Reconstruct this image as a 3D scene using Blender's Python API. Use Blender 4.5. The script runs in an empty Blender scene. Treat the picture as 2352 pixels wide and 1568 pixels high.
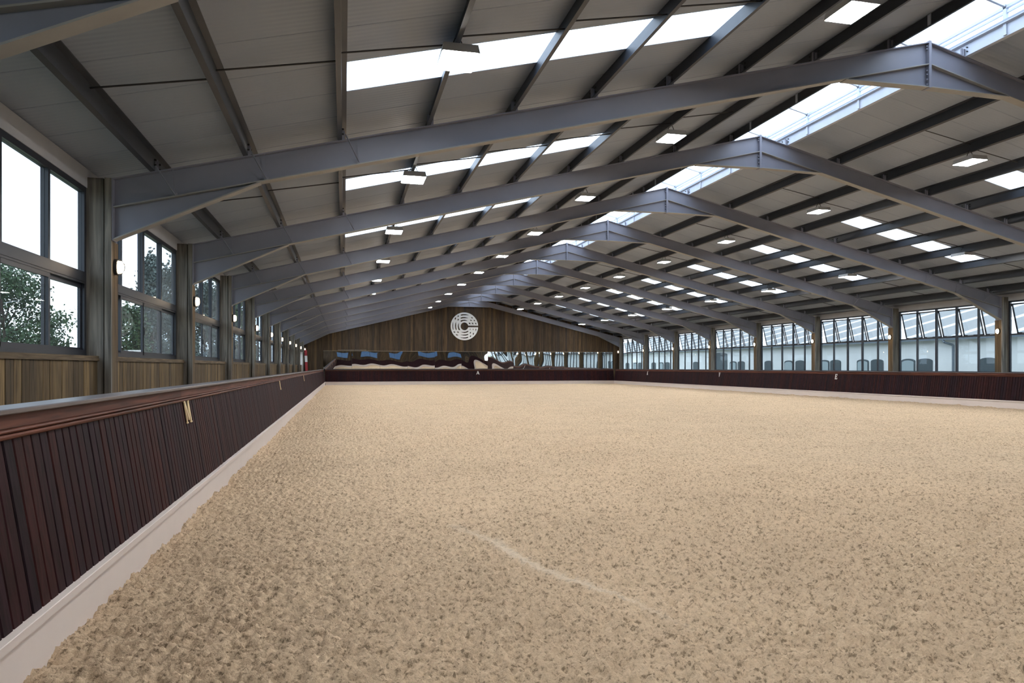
import bpy, math, random
import numpy as np
from mathutils import Vector
random.seed(7); RNG = np.random.default_rng(11)
S = bpy.context.scene; COL = S.collection
# ------------------------------------------------------------------ camera, sky, exposure
EYE = 1.62
cam = bpy.data.cameras.new('camera'); cam.sensor_width = 36.0; cam.lens = 25.114
cam.shift_y = 0.0247; cam.clip_start = 0.05; cam.clip_end = 1000
camo = bpy.data.objects.new('camera', cam); COL.objects.link(camo)
camo.location = (0, 0, EYE); camo.rotation_euler = (math.radians(90), 0, -math.radians(13.244))
S.camera = camo
SKY = 5.0
LAMP = 163.0
S.view_settings.view_transform = 'Standard'; S.view_settings.look = 'None'
S.view_settings.exposure = 0.0; S.view_settings.gamma = 1.0; S.view_settings.use_curve_mapping = False
w = bpy.data.worlds.new('overcast_sky'); S.world = w; w.use_nodes = True
nt = w.node_tree; bg = nt.nodes['Background']
tc = nt.nodes.new('ShaderNodeTexCoord'); mp = nt.nodes.new('ShaderNodeMapping'); mp.inputs['Scale'].default_value = (1.2, 1.2, 3.5)
nz = nt.nodes.new('ShaderNodeTexNoise'); nz.inputs['Scale'].default_value = 2.2; nz.inputs['Detail'].default_value = 4
rp = nt.nodes.new('ShaderNodeValToRGB')
rp.color_ramp.elements[0].position = .35; rp.color_ramp.elements[0].color = (.50, .64, .84, 1)
rp.color_ramp.elements[1].position = .62; rp.color_ramp.elements[1].color = (.88, .94, 1.0, 1)
nt.links.new(tc.outputs['Generated'], mp.inputs['Vector']); nt.links.new(mp.outputs['Vector'], nz.inputs['Vector'])
nt.links.new(nz.outputs['Fac'], rp.inputs['Fac']); nt.links.new(rp.outputs['Color'], bg.inputs['Color'])
bg.inputs['Strength'].default_value = SKY

# ------------------------------------------------------------------ materials
def newmat(name):
    m = bpy.data.materials.new(name); m.use_nodes = True
    return m, m.node_tree, m.node_tree.nodes['Principled BSDF']
def link(nt, a, b): nt.links.new(a, b)
def simple(name, col, rough=.6, metal=0.0, spec=.5, noise=0.0, scale=8.0, bump=0.0):
    m, nt, p = newmat(name)
    p.inputs['Roughness'].default_value = rough; p.inputs['Metallic'].default_value = metal
    p.inputs['Specular IOR Level'].default_value = spec
    p.inputs['Base Color'].default_value = (*col, 1)
    if noise or bump:
        tc = nt.nodes.new('ShaderNodeTexCoord'); n = nt.nodes.new('ShaderNodeTexNoise')
        n.inputs['Scale'].default_value = scale; n.inputs['Detail'].default_value = 5
        link(nt, tc.outputs['Object'], n.inputs['Vector'])
        if noise:
            mx = nt.nodes.new('ShaderNodeMix'); mx.data_type = 'RGBA'
            mx.inputs['A'].default_value = (*[c * (1 - noise) for c in col], 1)
            mx.inputs['B'].default_value = (*[min(1, c * (1 + noise)) for c in col], 1)
            link(nt, n.outputs['Fac'], mx.inputs['Factor']); link(nt, mx.outputs['Result'], p.inputs['Base Color'])
        if bump:
            b = nt.nodes.new('ShaderNodeBump'); b.inputs['Strength'].default_value = bump; b.inputs['Distance'].default_value = .01
            link(nt, n.outputs['Fac'], b.inputs['Height']); link(nt, b.outputs['Normal'], p.inputs['Normal'])
    return m
def wood(name, cols, axis='Z', rough=.75, spec=.3, grain=26.0, along=1.6):
    """planks: one tone per piece (object or island), long grain along one axis"""
    m, nt, p = newmat(name); N = nt.nodes
    oi = N.new('ShaderNodeObjectInfo'); ge = N.new('ShaderNodeNewGeometry')
    ad = N.new('ShaderNodeMath'); ad.operation = 'ADD'; fr = N.new('ShaderNodeMath'); fr.operation = 'FRACT'
    link(nt, oi.outputs['Random'], ad.inputs[0]); link(nt, ge.outputs['Random Per Island'], ad.inputs[1]); link(nt, ad.outputs[0], fr.inputs[0])
    r = N.new('ShaderNodeValToRGB'); cr = r.color_ramp
    while len(cr.elements) < len(cols): cr.elements.new(.5)
    for i, c in enumerate(cols):
        cr.elements[i].position = i / (len(cols) - 1); cr.elements[i].color = (*c, 1)
    link(nt, fr.outputs[0], r.inputs['Fac'])
    tc = N.new('ShaderNodeTexCoord'); mp = N.new('ShaderNodeMapping')
    sc = {'X': (along, grain, grain), 'Y': (grain, along, grain), 'Z': (grain, grain, along)}[axis]
    mp.inputs['Scale'].default_value = sc
    va = N.new('ShaderNodeVectorMath'); va.operation = 'ADD'
    cb = N.new('ShaderNodeCombineXYZ'); ml = N.new('ShaderNodeMath'); ml.operation = 'MULTIPLY'; ml.inputs[1].default_value = 37.0
    link(nt, fr.outputs[0], ml.inputs[0]); link(nt, ml.outputs[0], cb.inputs[0]); link(nt, ml.outputs[0], cb.inputs[2])
    link(nt, tc.outputs['Object'], mp.inputs['Vector']); link(nt, mp.outputs['Vector'], va.inputs[0]); link(nt, cb.outputs[0], va.inputs[1])
    n = N.new('ShaderNodeTexNoise'); n.inputs['Scale'].default_value = 1.0; n.inputs['Detail'].default_value = 6; n.inputs['Distortion'].default_value = .6
    link(nt, va.outputs[0], n.inputs['Vector'])
    mr = N.new('ShaderNodeMapRange'); mr.inputs['From Min'].default_value = .3; mr.inputs['From Max'].default_value = .7
    mr.inputs['To Min'].default_value = .42; mr.inputs['To Max'].default_value = 1.45
    link(nt, n.outputs['Fac'], mr.inputs['Value'])
    mu = N.new('ShaderNodeVectorMath'); mu.operation = 'SCALE'
    link(nt, r.outputs['Color'], mu.inputs[0]); link(nt, mr.outputs[0], mu.inputs['Scale'])
    link(nt, mu.outputs[0], p.inputs['Base Color'])
    p.inputs['Roughness'].default_value = rough; p.inputs['Specular IOR Level'].default_value = spec
    b = N.new('ShaderNodeBump'); b.inputs['Strength'].default_value = .25; b.inputs['Distance'].default_value = .004
    link(nt, n.outputs['Fac'], b.inputs['Height']); link(nt, b.outputs['Normal'], p.inputs['Normal'])
    return m
def emit(name, col, st):
    m, nt, p = newmat(name); p.inputs['Base Color'].default_value = (*col, 1)
    p.inputs['Emission Color'].default_value = (*col, 1); p.inputs['Emission Strength'].default_value = st
    return m
def glass(name, tint=(.71, .745, .76), dirt=.02):
    m, nt, p = newmat(name); N = nt.nodes; N.remove(p); out = N['Material Output']
    t = N.new('ShaderNodeBsdfTransparent'); t.inputs[0].default_value = (*tint, 1)
    g = N.new('ShaderNodeBsdfGlossy'); g.inputs['Roughness'].default_value = .0; g.inputs['Color'].default_value = (1, 1, 1, 1)
    d = N.new('ShaderNodeBsdfDiffuse'); d.inputs['Color'].default_value = (.7, .75, .8, 1)
    ge = N.new('ShaderNodeNewGeometry'); dt = N.new('ShaderNodeVectorMath'); dt.operation = 'DOT_PRODUCT'
    link(nt, ge.outputs['Incoming'], dt.inputs[0]); link(nt, ge.outputs['Normal'], dt.inputs[1])
    ab = N.new('ShaderNodeMath'); ab.operation = 'ABSOLUTE'; link(nt, dt.outputs['Value'], ab.inputs[0])
    om = N.new('ShaderNodeMath'); om.operation = 'SUBTRACT'; om.inputs[0].default_value = 1.0; link(nt, ab.outputs[0], om.inputs[1])
    pw = N.new('ShaderNodeMath'); pw.operation = 'POWER'; pw.inputs[1].default_value = 5.0; link(nt, om.outputs[0], pw.inputs[0])
    f = N.new('ShaderNodeMath'); f.operation = 'MULTIPLY_ADD'; f.inputs[1].default_value = .35; f.inputs[2].default_value = .03; link(nt, pw.outputs[0], f.inputs[0])
    a = N.new('ShaderNodeMixShader'); b = N.new('ShaderNodeMixShader')
    link(nt, f.outputs[0], a.inputs[0]); link(nt, t.outputs[0], a.inputs[1]); link(nt, g.outputs[0], a.inputs[2])
    b.inputs[0].default_value = dirt; link(nt, a.outputs[0], b.inputs[1]); link(nt, d.outputs[0], b.inputs[2])
    link(nt, b.outputs[0], out.inputs['Surface'])
    return m
def translucent_sheet(name, clear=.55, ribs=9.0):
    m, nt, p = newmat(name); N = nt.nodes; N.remove(p); out = N['Material Output']
    t = N.new('ShaderNodeBsdfTransparent'); t.inputs[0].default_value = (.92, .96, 1, 1)
    d = N.new('ShaderNodeBsdfTranslucent'); d.inputs[0].default_value = (.93, .96, .98, 1)
    tc = N.new('ShaderNodeTexCoord'); wv = N.new('ShaderNodeTexWave'); wv.bands_direction = 'Y'; wv.inputs['Scale'].default_value = ribs / 6.28
    mr = N.new('ShaderNodeMapRange'); mr.inputs['To Min'].default_value = 1 - clear - .08; mr.inputs['To Max'].default_value = 1 - clear + .08
    link(nt, tc.outputs['Object'], wv.inputs['Vector']); link(nt, wv.outputs['Fac'], mr.inputs['Value'])
    a = N.new('ShaderNodeMixShader'); link(nt, mr.outputs[0], a.inputs[0])
    link(nt, t.outputs[0], a.inputs[1]); link(nt, d.outputs[0], a.inputs[2]); link(nt, a.outputs[0], out.inputs['Surface'])
    return m
M = {}
M['steel'] = simple('grey_painted_steel', (.197, .203, .252), .5, noise=.08, scale=3)
M['steel_bounce'] = simple('steel_underside_bounce', (.27, .265, .255), .55, noise=.12, scale=5)  # warmer, paler copy of the frame steel: bounced light coloured into the undersides
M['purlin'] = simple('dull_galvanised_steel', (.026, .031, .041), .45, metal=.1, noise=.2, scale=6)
M['rod'] = simple('dark_rod', (.03, .03, .033), .5)
M['ridge_steel'] = simple('skylit_galvanised_steel', (.42, .46, .54), .45, metal=.2, noise=.1, scale=5)
M['eaves'] = simple('pale_painted_board', (.36, .37, .39), .7, noise=.1, scale=4)
M['anthracite'] = simple('anthracite_aluminium', (.022, .025, .034), .38, spec=.5)
M['glass'] = glass('window_glass')
M['glass_dusty'] = glass('dusty_window_glass', (.70, .735, .75), .10)
M['rooflight'] = translucent_sheet('translucent_rooflight')
M['gallery_glass'] = glass('blue_tinted_glass', (.15, .19, .235))
M['timber'] = wood('weathered_timber', [(.065, .043, .021), (.16, .103, .045), (.10, .068, .035), (.21, .138, .062), (.08, .055, .030), (.135, .092, .048)], 'Z')
M['timber_dark'] = wood('brown_timber_cladding', [(.026, .016, .009), (.068, .041, .019), (.040, .026, .014), (.094, .057, .025), (.028, .020, .014), (.058, .035, .017)], 'Z', along=.9, grain=22)
M['timber_h'] = wood('timber_sill', [(.12, .085, .05), (.17, .12, .07)], 'Y')
M['post'] = wood('grey_weathered_timber', [(.14, .128, .108), (.21, .192, .165), (.12, .105, .085), (.17, .15, .122)], 'Z', grain=14, along=.9)
M['post_brown'] = wood('warm_brown_timber', [(.13, .085, .042), (.11, .08, .048), (.145, .095, .05)], 'Z', grain=14, along=.9)
KC = [(0.0158, 0.0047, 0.0055), (0.0231, 0.0058, 0.006), (0.0147, 0.0055, 0.0088), (0.0315, 0.0075, 0.0063), (0.0105, 0.0041, 0.0066), (0.0189, 0.0072, 0.0097)]
M['kick'] = wood('dark_stained_boards', KC, 'Z', rough=.6, spec=.10, grain=30, along=2.0)
M['kick_rail_y'] = wood('red_brown_stained_rail', [(.072, .023, .013), (.10, .035, .021)], 'Y', rough=.6, spec=.14, grain=24, along=1.3)
M['kick_rail_x'] = wood('red_brown_stained_rail_cross', [(.05, .017, .011), (.07, .025, .016)], 'X', rough=.6, spec=.14, grain=18, along=1.3)
M['kick_cap'] = simple('varnished_dark_cap', (.07, .055, .06), .36, spec=1.0, noise=.3, scale=5)
M['plinth'] = simple('off_white_plinth_board', (.60, .52, .47), .6, noise=.05, scale=3)
M['brass'] = simple('pale_brass_letter', (.80, .62, .36), .35, metal=.25)
M['letter_white'] = simple('white_letter', (.82, .80, .76), .4)
M['mirror'] = simple('mirror_glass', (.86, .88, .88), .0, metal=1.0)
M['mirror_edge'] = simple('mirror_edge_trim', (.35, .30, .22), .5)
M['emblem'] = simple('brushed_metal_emblem', (.86, .85, .82), .3, metal=.75)
M['lamp'] = emit('led_panel', (1.0, .99, .975), LAMP)
M['lamp_body'] = simple('grey_lamp_housing', (.45, .46, .47), .5, metal=.2)
M['bulb'] = emit('warm_bulb_glass', (1.0, .76, .50), 13.0)
M['black'] = simple('black_metal', (.02, .02, .02), .5)
M['slab'] = simple('concrete_slab', (.30, .28, .25), .9, noise=.2, scale=2)
M['ground'] = simple('outdoor_ground', (.17, .19, .12), .95, noise=.3, scale=.4)
M['red'] = simple('red_paint', (.32, .025, .03), .5)
M['white'] = simple('white_paint', (.75, .74, .72), .5)
M['render_wall'] = simple('white_rendered_wall', (.74, .74, .735), .85, noise=.05, scale=1.5)
M['door_dark'] = simple('dark_green_grey_door', (.045, .065, .075), .6)
M['door_light'] = simple('pale_shutter', (.32, .38, .40), .6)
M['roof_sheet'] = simple('grey_roof_sheet', (.285, .29, .29), .6, noise=.1, scale=1)
M['roof_strip'] = simple('pale_rooflight_strip', (.82, .87, .9), .5)
M['pipe'] = simple('grey_pipe', (.12, .15, .18), .5)
M['bark'] = simple('bark', (.06, .048, .035), .9, noise=.3, scale=6)
def leafmat(name, a, b):
    m, nt, p = newmat(name); N = nt.nodes
    ge = N.new('ShaderNodeNewGeometry'); mx = N.new('ShaderNodeMix'); mx.data_type = 'RGBA'
    mx.inputs['A'].default_value = (*a, 1); mx.inputs['B'].default_value = (*b, 1)
    link(nt, ge.outputs['Random Per Island'], mx.inputs['Factor']); link(nt, mx.outputs['Result'], p.inputs['Base Color'])
    p.inputs['Roughness'].default_value = .7
    return m
M['leaf_green'] = leafmat('green_leaves', (.018, .045, .018), (.06, .11, .04))
M['leaf_grey'] = leafmat('grey_green_leaves', (.05, .07, .062), (.12, .15, .135))
# ceiling liner: fine ribs running down the slope
def liner():
    m, nt, p = newmat('grey_liner_sheet'); N = nt.nodes
    tc = N.new('ShaderNodeTexCoord'); wv = N.new('ShaderNodeTexWave'); wv.bands_direction = 'Y'
    wv.inputs['Scale'].default_value = 20 / 6.28 * 1.0; wv.inputs['Distortion'].default_value = .15
    link(nt, tc.outputs['Object'], wv.inputs['Vector'])
    b = N.new('ShaderNodeBump'); b.inputs['Strength'].default_value = .22; b.inputs['Distance'].default_value = .01
    link(nt, wv.outputs['Fac'], b.inputs['Height']); link(nt, b.outputs['Normal'], p.inputs['Normal'])
    n = N.new('ShaderNodeTexNoise'); n.inputs['Scale'].default_value = .8; link(nt, tc.outputs['Object'], n.inputs['Vector'])
    mx = N.new('ShaderNodeMix'); mx.data_type = 'RGBA'; mx.inputs['A'].default_value = (.24, .28, .35, 1); mx.inputs['B'].default_value = (.28, .323, .40, 1)
    link(nt, n.outputs['Fac'], mx.inputs['Factor']); link(nt, mx.outputs['Result'], p.inputs['Base Color'])
    p.inputs['Roughness'].default_value = .5; p.inputs['Specular IOR Level'].default_value = .4
    return m
M['liner'] = liner()
def sandmat():
    m, nt, p = newmat('churned_sand'); N = nt.nodes
    tc = N.new('ShaderNodeTexCoord')
    n1 = N.new('ShaderNodeTexNoise'); n1.inputs['Scale'].default_value = 24; n1.inputs['Detail'].default_value = 6
    n2 = N.new('ShaderNodeTexNoise'); n2.inputs['Scale'].default_value = 62; n2.inputs['Detail'].default_value = 6; n2.inputs['Roughness'].default_value = .7
    n3 = N.new('ShaderNodeTexNoise'); n3.inputs['Scale'].default_value = .7; n3.inputs['Detail'].default_value = 3
    for n in (n1, n2, n3): link(nt, tc.outputs['Object'], n.inputs['Vector'])
    r = N.new('ShaderNodeValToRGB'); cr = r.color_ramp
    cr.elements[0].position = .40; cr.elements[0].color = (.25, .18, .115, 1)
    cr.elements[1].position = .56; cr.elements[1].color = (.65, .49, .33, 1)
    e = cr.elements.new(.465); e.color = (.535, .395, .262, 1)
    ad = N.new('ShaderNodeMath'); ad.operation = 'MULTIPLY_ADD'; ad.inputs[1].default_value = .5
    s2 = N.new('ShaderNodeMath'); s2.operation = 'MULTIPLY'; s2.inputs[1].default_value = .5
    link(nt, n2.outputs['Fac'], s2.inputs[0]); link(nt, n1.outputs['Fac'], ad.inputs[0]); link(nt, s2.outputs[0], ad.inputs[2])
    link(nt, ad.outputs[0], r.inputs['Fac'])
    at = N.new('ShaderNodeAttribute'); at.attribute_name = 'drag_mark'
    mx = N.new('ShaderNodeMix'); mx.data_type = 'RGBA'; mx.inputs['B'].default_value = (.72, .60, .46, 1)
    link(nt, at.outputs['Fac'], mx.inputs['Factor']); link(nt, r.outputs['Color'], mx.inputs['A'])
    mr = N.new('ShaderNodeMapRange'); mr.inputs['To Min'].default_value = .88; mr.inputs['To Max'].default_value = 1.12
    link(nt, n3.outputs['Fac'], mr.inputs['Value'])
    sc = N.new('ShaderNodeVectorMath'); sc.operation = 'SCALE'; link(nt, mx.outputs['Result'], sc.inputs[0]); link(nt, mr.outputs[0], sc.inputs['Scale'])
    link(nt, sc.outputs[0], p.inputs['Base Color']); p.inputs['Roughness'].default_value = .95; p.inputs['Specular IOR Level'].default_value = .15
    b = N.new('ShaderNodeBump'); b.inputs['Strength'].default_value = .9; b.inputs['Distance'].default_value = .016
    link(nt, n2.outputs['Fac'], b.inputs['Height']); link(nt, b.outputs['Normal'], p.inputs['Normal'])
    return m
M['sand'] = sandmat()

# ------------------------------------------------------------------ mesh builder and object helpers
class MB:
    def __init__(s): s.v = []; s.f = []; s.m = []
    def add(s, vs, fs, mi=0):
        o = len(s.v); s.v += [tuple(v) for v in vs]
        for f in fs: s.f.append(tuple(o + i for i in f)); s.m.append(mi)
        return s
    def box(s, x0, x1, y0, y1, z0, z1, mi=0):
        return s.hexa([(x0, y0, z0), (x1, y0, z0), (x1, y1, z0), (x0, y1, z0), (x0, y0, z1), (x1, y0, z1), (x1, y1, z1), (x0, y1, z1)], mi)
    def hexa(s, v, mi=0):
        return s.add(v, [(3, 2, 1, 0), (4, 5, 6, 7), (0, 1, 5, 4), (1, 2, 6, 5), (2, 3, 7, 6), (3, 0, 4, 7)], mi)
    def prism_y(s, poly, y0, y1, mi=0):     # poly in (x,z)
        n = len(poly); vs = [(x, y0, z) for x, z in poly] + [(x, y1, z) for x, z in poly]
        return s.add(vs, [tuple(range(n)), tuple(range(2 * n - 1, n - 1, -1))] + [(i, n + i, n + (i + 1) % n, (i + 1) % n) for i in range(n)], mi)
    def prism_x(s, poly, x0, x1, mi=0):     # poly in (y,z)
        n = len(poly); vs = [(x0, y, z) for y, z in poly] + [(x1, y, z) for y, z in poly]
        return s.add(vs, [tuple(range(n - 1, -1, -1)), tuple(range(n, 2 * n))] + [(i, (i + 1) % n, n + (i + 1) % n, n + i) for i in range(n)], mi)
    def bar(s, p, q, a, b=None, mi=0, n=4):
        b = b or a; p = Vector(p); q = Vector(q); d = (q - p).normalized()
        u = d.cross(Vector((0, 0, 1)) if abs(d.z) < .95 else Vector((0, 1, 0))).normalized(); w_ = u.cross(d)
        vs = []
        for c in (p, q):
            for k in range(n):
                t = 2 * math.pi * (k + .5) / n; f = math.sqrt(2) if n == 4 else 1
                vs.append(c + u * math.cos(t) * a / 2 * f + w_ * math.sin(t) * b / 2 * f)
        return s.add(vs, [tuple(range(n - 1, -1, -1)), tuple(range(n, 2 * n))] + [(i, (i + 1) % n, n + (i + 1) % n, n + i) for i in range(n)], mi)
    def tube(s, pts, r, n=8, mi=0):
        for a, b in zip(pts[:-1], pts[1:]): s.bar(a, b, 2 * r, 2 * r, mi, n)
        return s
    def mesh(s, name, mats, smooth=False):
        me = bpy.data.meshes.new(name); me.from_pydata(s.v, [], s.f)
        for m in (mats if isinstance(mats, (list, tuple)) else [mats]): me.materials.append(m)
        if any(s.m): me.polygons.foreach_set('material_index', s.m)
        if smooth: me.polygons.foreach_set('use_smooth', [True] * len(me.polygons))
        me.update(); return me
    def obj(s, name, mats, parent=None, smooth=False): return mobj(name, s.mesh(name, mats, smooth), parent)
def mobj(name, me, parent=None, loc=None):
    o = bpy.data.objects.new(name, me); COL.objects.link(o)
    if parent: o.parent = parent
    if loc: o.location = loc
    return o
def empty(name, loc=(0, 0, 0)):
    o = bpy.data.objects.new(name, None); COL.objects.link(o); o.location = loc; o.empty_display_size = .2; return o
def tag(o, label, cat, group=None, kind=None):
    o['label'] = label; o['category'] = cat
    if group: o['group'] = group
    if kind: o['kind'] = kind
    return o
def struct(o, label, cat): return tag(o, label, cat, kind='structure')
def stuff(o): o['kind'] = 'stuff'; return o
def copy_tree(o, parent=None):
    c = o.copy(); COL.objects.link(c)
    if parent: c.parent = parent
    for ch in list(o.children): copy_tree(ch, c)
    return c
ORD = ['first', 'second', 'third', 'fourth', 'fifth', 'sixth', 'seventh', 'eighth', 'ninth', 'tenth', 'eleventh', 'twelfth']
def rank(i, n, what='camera'):
    """i-th of n: nearest / second from the camera ... / second from the far wall / farthest"""
    if i == 0: return 'nearest the camera'
    if i == n - 1: return 'nearest the far gable wall'
    if i < (n + 1) // 2: return ORD[i] + ' from the camera'
    return ORD[n - 1 - i] + ' from the far gable wall'

# ------------------------------------------------------------------ hall dimensions (metres)
FY0 = 12.149; BAY = 6.0
def fy(n): return FY0 + BAY * n
XL, XR = -3.463, 26.418
XM = (XL + XR) / 2
ZT = 2.887 + EYE; ZA = 6.536 + EYE; SL = (ZA - ZT) / (XM - XL)
RD = .45; PD = .24
Y0, Y1 = -6.0, 66.35
def mir(x): return 2 * XM - x
def ztop(x): return ZT + SL * ((x if x <= XM else mir(x)) - XL)
def zroof(x): return ztop(x) + PD
WL, WR = -3.85, 26.805                 # window planes
Z_HEAD = 2.72 + EYE

# ------------------------------------------------------------------ ground, slab, sand
g = MB().add([(-300, -150, -.22), (300, -150, -.22), (300, 400, -.22), (-300, 400, -.22)], [(0, 1, 2, 3)]).obj('ground', M['ground'])
struct(g, 'flat ground with short vegetation outside the hall', 'ground')
fl = MB().box(-4.1, 27.05, Y0, Y1, -.2, -.06).obj('floor', M['slab'])
struct(fl, 'concrete floor slab under the sand and behind the kickboards', 'floor')

def vnoise(x, y, seed):
    xi = np.floor(x).astype(np.int64); yi = np.floor(y).astype(np.int64); xf = x - xi; yf = y - yi
    def h(a, b):
        n = (a * 374761393 + b * 668265263 + seed * 974634) & 0x7fffffff
        n = ((n ^ (n >> 13)) * 1274126177) & 0x7fffffff
        return ((n ^ (n >> 16)) & 0xffff) / 65535.0
    u = xf * xf * (3 - 2 * xf); v = yf * yf * (3 - 2 * yf)
    return (h(xi, yi) * (1 - u) + h(xi + 1, yi) * u) * (1 - v) + (h(xi, yi + 1) * (1 - u) + h(xi + 1, yi + 1) * u) * v
KXL, KXR, KYB = -1.57, 25.15, 64.28    # faces of the white plinths
def sand():
    xs = [-1.585]
    while xs[-1] < 25.18: xs.append(xs[-1] + (.0155 if xs[-1] < 4.6 else min(.16, .0155 + (xs[-1] - 4.6) * .0105)))
    ys = [-1.0]
    while ys[-1] < 64.3: ys.append(ys[-1] + (.12 if ys[-1] < 2.4 else max(.0135, .0029 * ys[-1])))
    X, Y = np.meshgrid(np.array(xs), np.array(ys), indexing='ij')
    qx = X + .10 * (vnoise(X * 3, Y * 3, 1) - .5); qy = Y + .10 * (vnoise(X * 3, Y * 3, 2) - .5)
    c1 = 1 - np.abs(2 * vnoise(qx * 4.2, qy * 6.2, 3) - 1)
    c2 = 1 - np.abs(2 * vnoise(qx * 9.5, qy * 13.5, 4) - 1)
    c3 = vnoise(X * 29, Y * 35, 5)
    c0 = vnoise(X * .55, Y * .8, 6)
    big = vnoise(X * 1.5, Y * 2.1, 9)
    amp = .55 + .9 * vnoise(X * .45 + 7, Y * .45, 8)
    c4 = 1 - np.abs(2 * vnoise(X * 15 + 3, Y * 21, 21) - 1)
    c5 = vnoise(X * 52, Y * 58, 12); c6 = vnoise(X * 78, Y * 84, 13)
    lump = np.clip(c3 * .52 + c5 * .48 - .36, 0, 1)
    Z = .018 * (c0 - .5) + .014 * (big - .5) + amp * (.012 * (c1 - .5) + .018 * (c2 - .5) + .014 * (c4 - .5) + .066 * (lump - .18) + .022 * (c6 - .5))
    # drag mark: a smoothed pale streak
    ax, ay, bx, by = 1.05, 7.15, 2.05, 4.0
    t = np.clip(((X - ax) * (bx - ax) + (Y - ay) * (by - ay)) / ((bx - ax) ** 2 + (by - ay) ** 2), 0, 1)
    dd = np.hypot(X - (ax + t * (bx - ax) + .05 * np.sin(t * 9)), Y - (ay + t * (by - ay)))
    mark = np.clip(1 - dd / (.085 * (1 - .55 * t)), 0, 1) ** .7 * np.sin(np.clip(t, .03, .97) * math.pi) ** .5
    Z = Z * (1 - .75 * mark) + .006 * mark
    # banked slightly and lumpy along the plinths
    e = np.exp(-(X - KXL) / .35) + np.exp(-(KXR - X) / .5) + np.exp(-(KYB - Y) / .5)
    Z = Z + .012 + e * (-.012 + .06 * (vnoise(X * 2.2, Y * 5.5, 7) - .45) + .035 * (vnoise(X * 5, Y * 11, 17) - .5))
    nx, ny = X.shape
    V = np.stack([X, Y, Z], -1).reshape(-1, 3).astype(np.float32)
    i = np.arange(nx * ny).reshape(nx, ny)
    F = np.stack([i[:-1, :-1], i[1:, :-1], i[1:, 1:], i[:-1, 1:]], -1).reshape(-1, 4).astype(np.int32)
    me = bpy.data.meshes.new('arena_sand'); me.vertices.add(len(V)); me.vertices.foreach_set('co', V.ravel())
    me.loops.add(F.size); me.loops.foreach_set('vertex_index', F.ravel())
    me.polygons.add(len(F)); me.polygons.foreach_set('loop_start', np.arange(len(F), dtype=np.int32) * 4)
    me.polygons.foreach_set('use_smooth', np.ones(len(F), dtype=bool))
    me.update(calc_edges=True); me.materials.append(M['sand'])
    a = me.attributes.new('drag_mark', 'FLOAT', 'POINT'); a.data.foreach_set('value', (mark.ravel() * .75).astype(np.float32))
    o = mobj('arena_sand', me); tag(o, 'churned pale sand surface filling the riding arena', 'sand', kind='stuff')
sand()

# ------------------------------------------------------------------ ceiling
PUR = [-2.85, -1.49, -.03, 1.43, 2.9, 4.37, 5.84, 7.32, 8.9, 10.62]
ceil = struct(empty('ceiling', (XM, 30, 8)), 'pitched ceiling of grey liner sheets with rooflight strips', 'ceiling')
def ceil_child(mb, name, mat):
    o = mb.obj(name, mat); o.parent = ceil; o.matrix_parent_inverse.identity(); o.location = (-XM, -30, -8); return o
_cc = {}
def ceiling_panel(key, spans, y, mat, name, t=.05, ch=.010):
    if key not in _cc:
        mb = MB()
        for xa, xb in spans:
            za, zb = zroof(xa), zroof(xb)
            sec = [(ch, 0), (1 - ch, 0), (1, ch), (1, t), (0, t), (0, ch)]
            n = len(sec); vs = [(xa, a, za + b) for a, b in sec] + [(xb, a, zb + b) for a, b in sec]
            mb.add(vs, [tuple(range(n)), tuple(range(2 * n - 1, n - 1, -1))] + [(i, n + i, n + (i + 1) % n, (i + 1) % n) for i in range(n)])
        _cc[key] = mb.mesh(name, mat)
    o = mobj(name, _cc[key], ceil); o.location = (-XM, y - 30, -8); return o
k = -19
while True:
    y = FY0 + .45 + k
    if y > Y1: break
    if y > Y0 - 1:
        sky = (k % 6) == 3
        for side in (0, 1):
            f = (lambda x: x) if side == 0 else mir
            if sky and -1 < y < 64.5:
                ceiling_panel(('s', side), [(f(-4.25), f(-.03)), (f(5.84), f(10.68))], y, M['liner'], 'liner_panel')
                ceiling_panel(('r', side), [(f(-.05), f(5.86))], y, M['rooflight'], 'rooflight', t=.012, ch=.002)
            else:
                ceiling_panel(('p', side), [(f(-4.25), f(10.68))], y, M['liner'], 'liner_panel')
    k += 1

# ridge lantern
rl = tag(empty('ridge_skylight', (XM, 30, 8.4)), 'long translucent ridge skylight with glazing bars and pale upright rails at the apex', 'skylight')
def rl_child(me, name, y=0.0):
    o = mobj(name, me, rl); o.location = (-XM, y - 30, -8.4); return o
HX = .86; zb = zroof(XM - HX); ze = zb + .36; zr = ze + .2
sheet = MB()
for sgn in (-1, 1):
    x0, x1 = XM + sgn * (HX + .12), XM
    nrib = 20; vs = []; fs = []
    for i in range(nrib + 1):
        yy = 2.0 * i / nrib; dz = .02 * (i % 2)
        vs += [(x0, yy, ze - .03 + dz), (x1, yy, zr + dz)]
    fs = [(2 * i, 2 * i + 1, 2 * i + 3, 2 * i + 2) for i in range(nrib)]
    sheet.add(vs, fs)
me_sheet = sheet.mesh('glazing_sheet', M['rooflight'])
bar_ = MB()
for sgn in (-1, 1): bar_.bar((XM + sgn * (HX + .14), 0, ze - .06), (XM, 0, zr - .02), .05, .05)
me_bar = bar_.mesh('glazing_bar', M['ridge_steel'])
ups = []
for sgn in (-1, 1):
    ups.append(MB().box(XM + sgn * HX - .03, XM + sgn * HX + .03, -.035, .035, zb - .22, ze).mesh('upright', M['ridge_steel']))
y = 1.15
while y < 65.5:
    rl_child(me_sheet, 'glazing_sheet', y)
    rl_child(me_bar, 'glazing_bar', y)
    for u in ups: rl_child(u, 'upright', y)
    y += 2.0
yend = y
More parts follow.
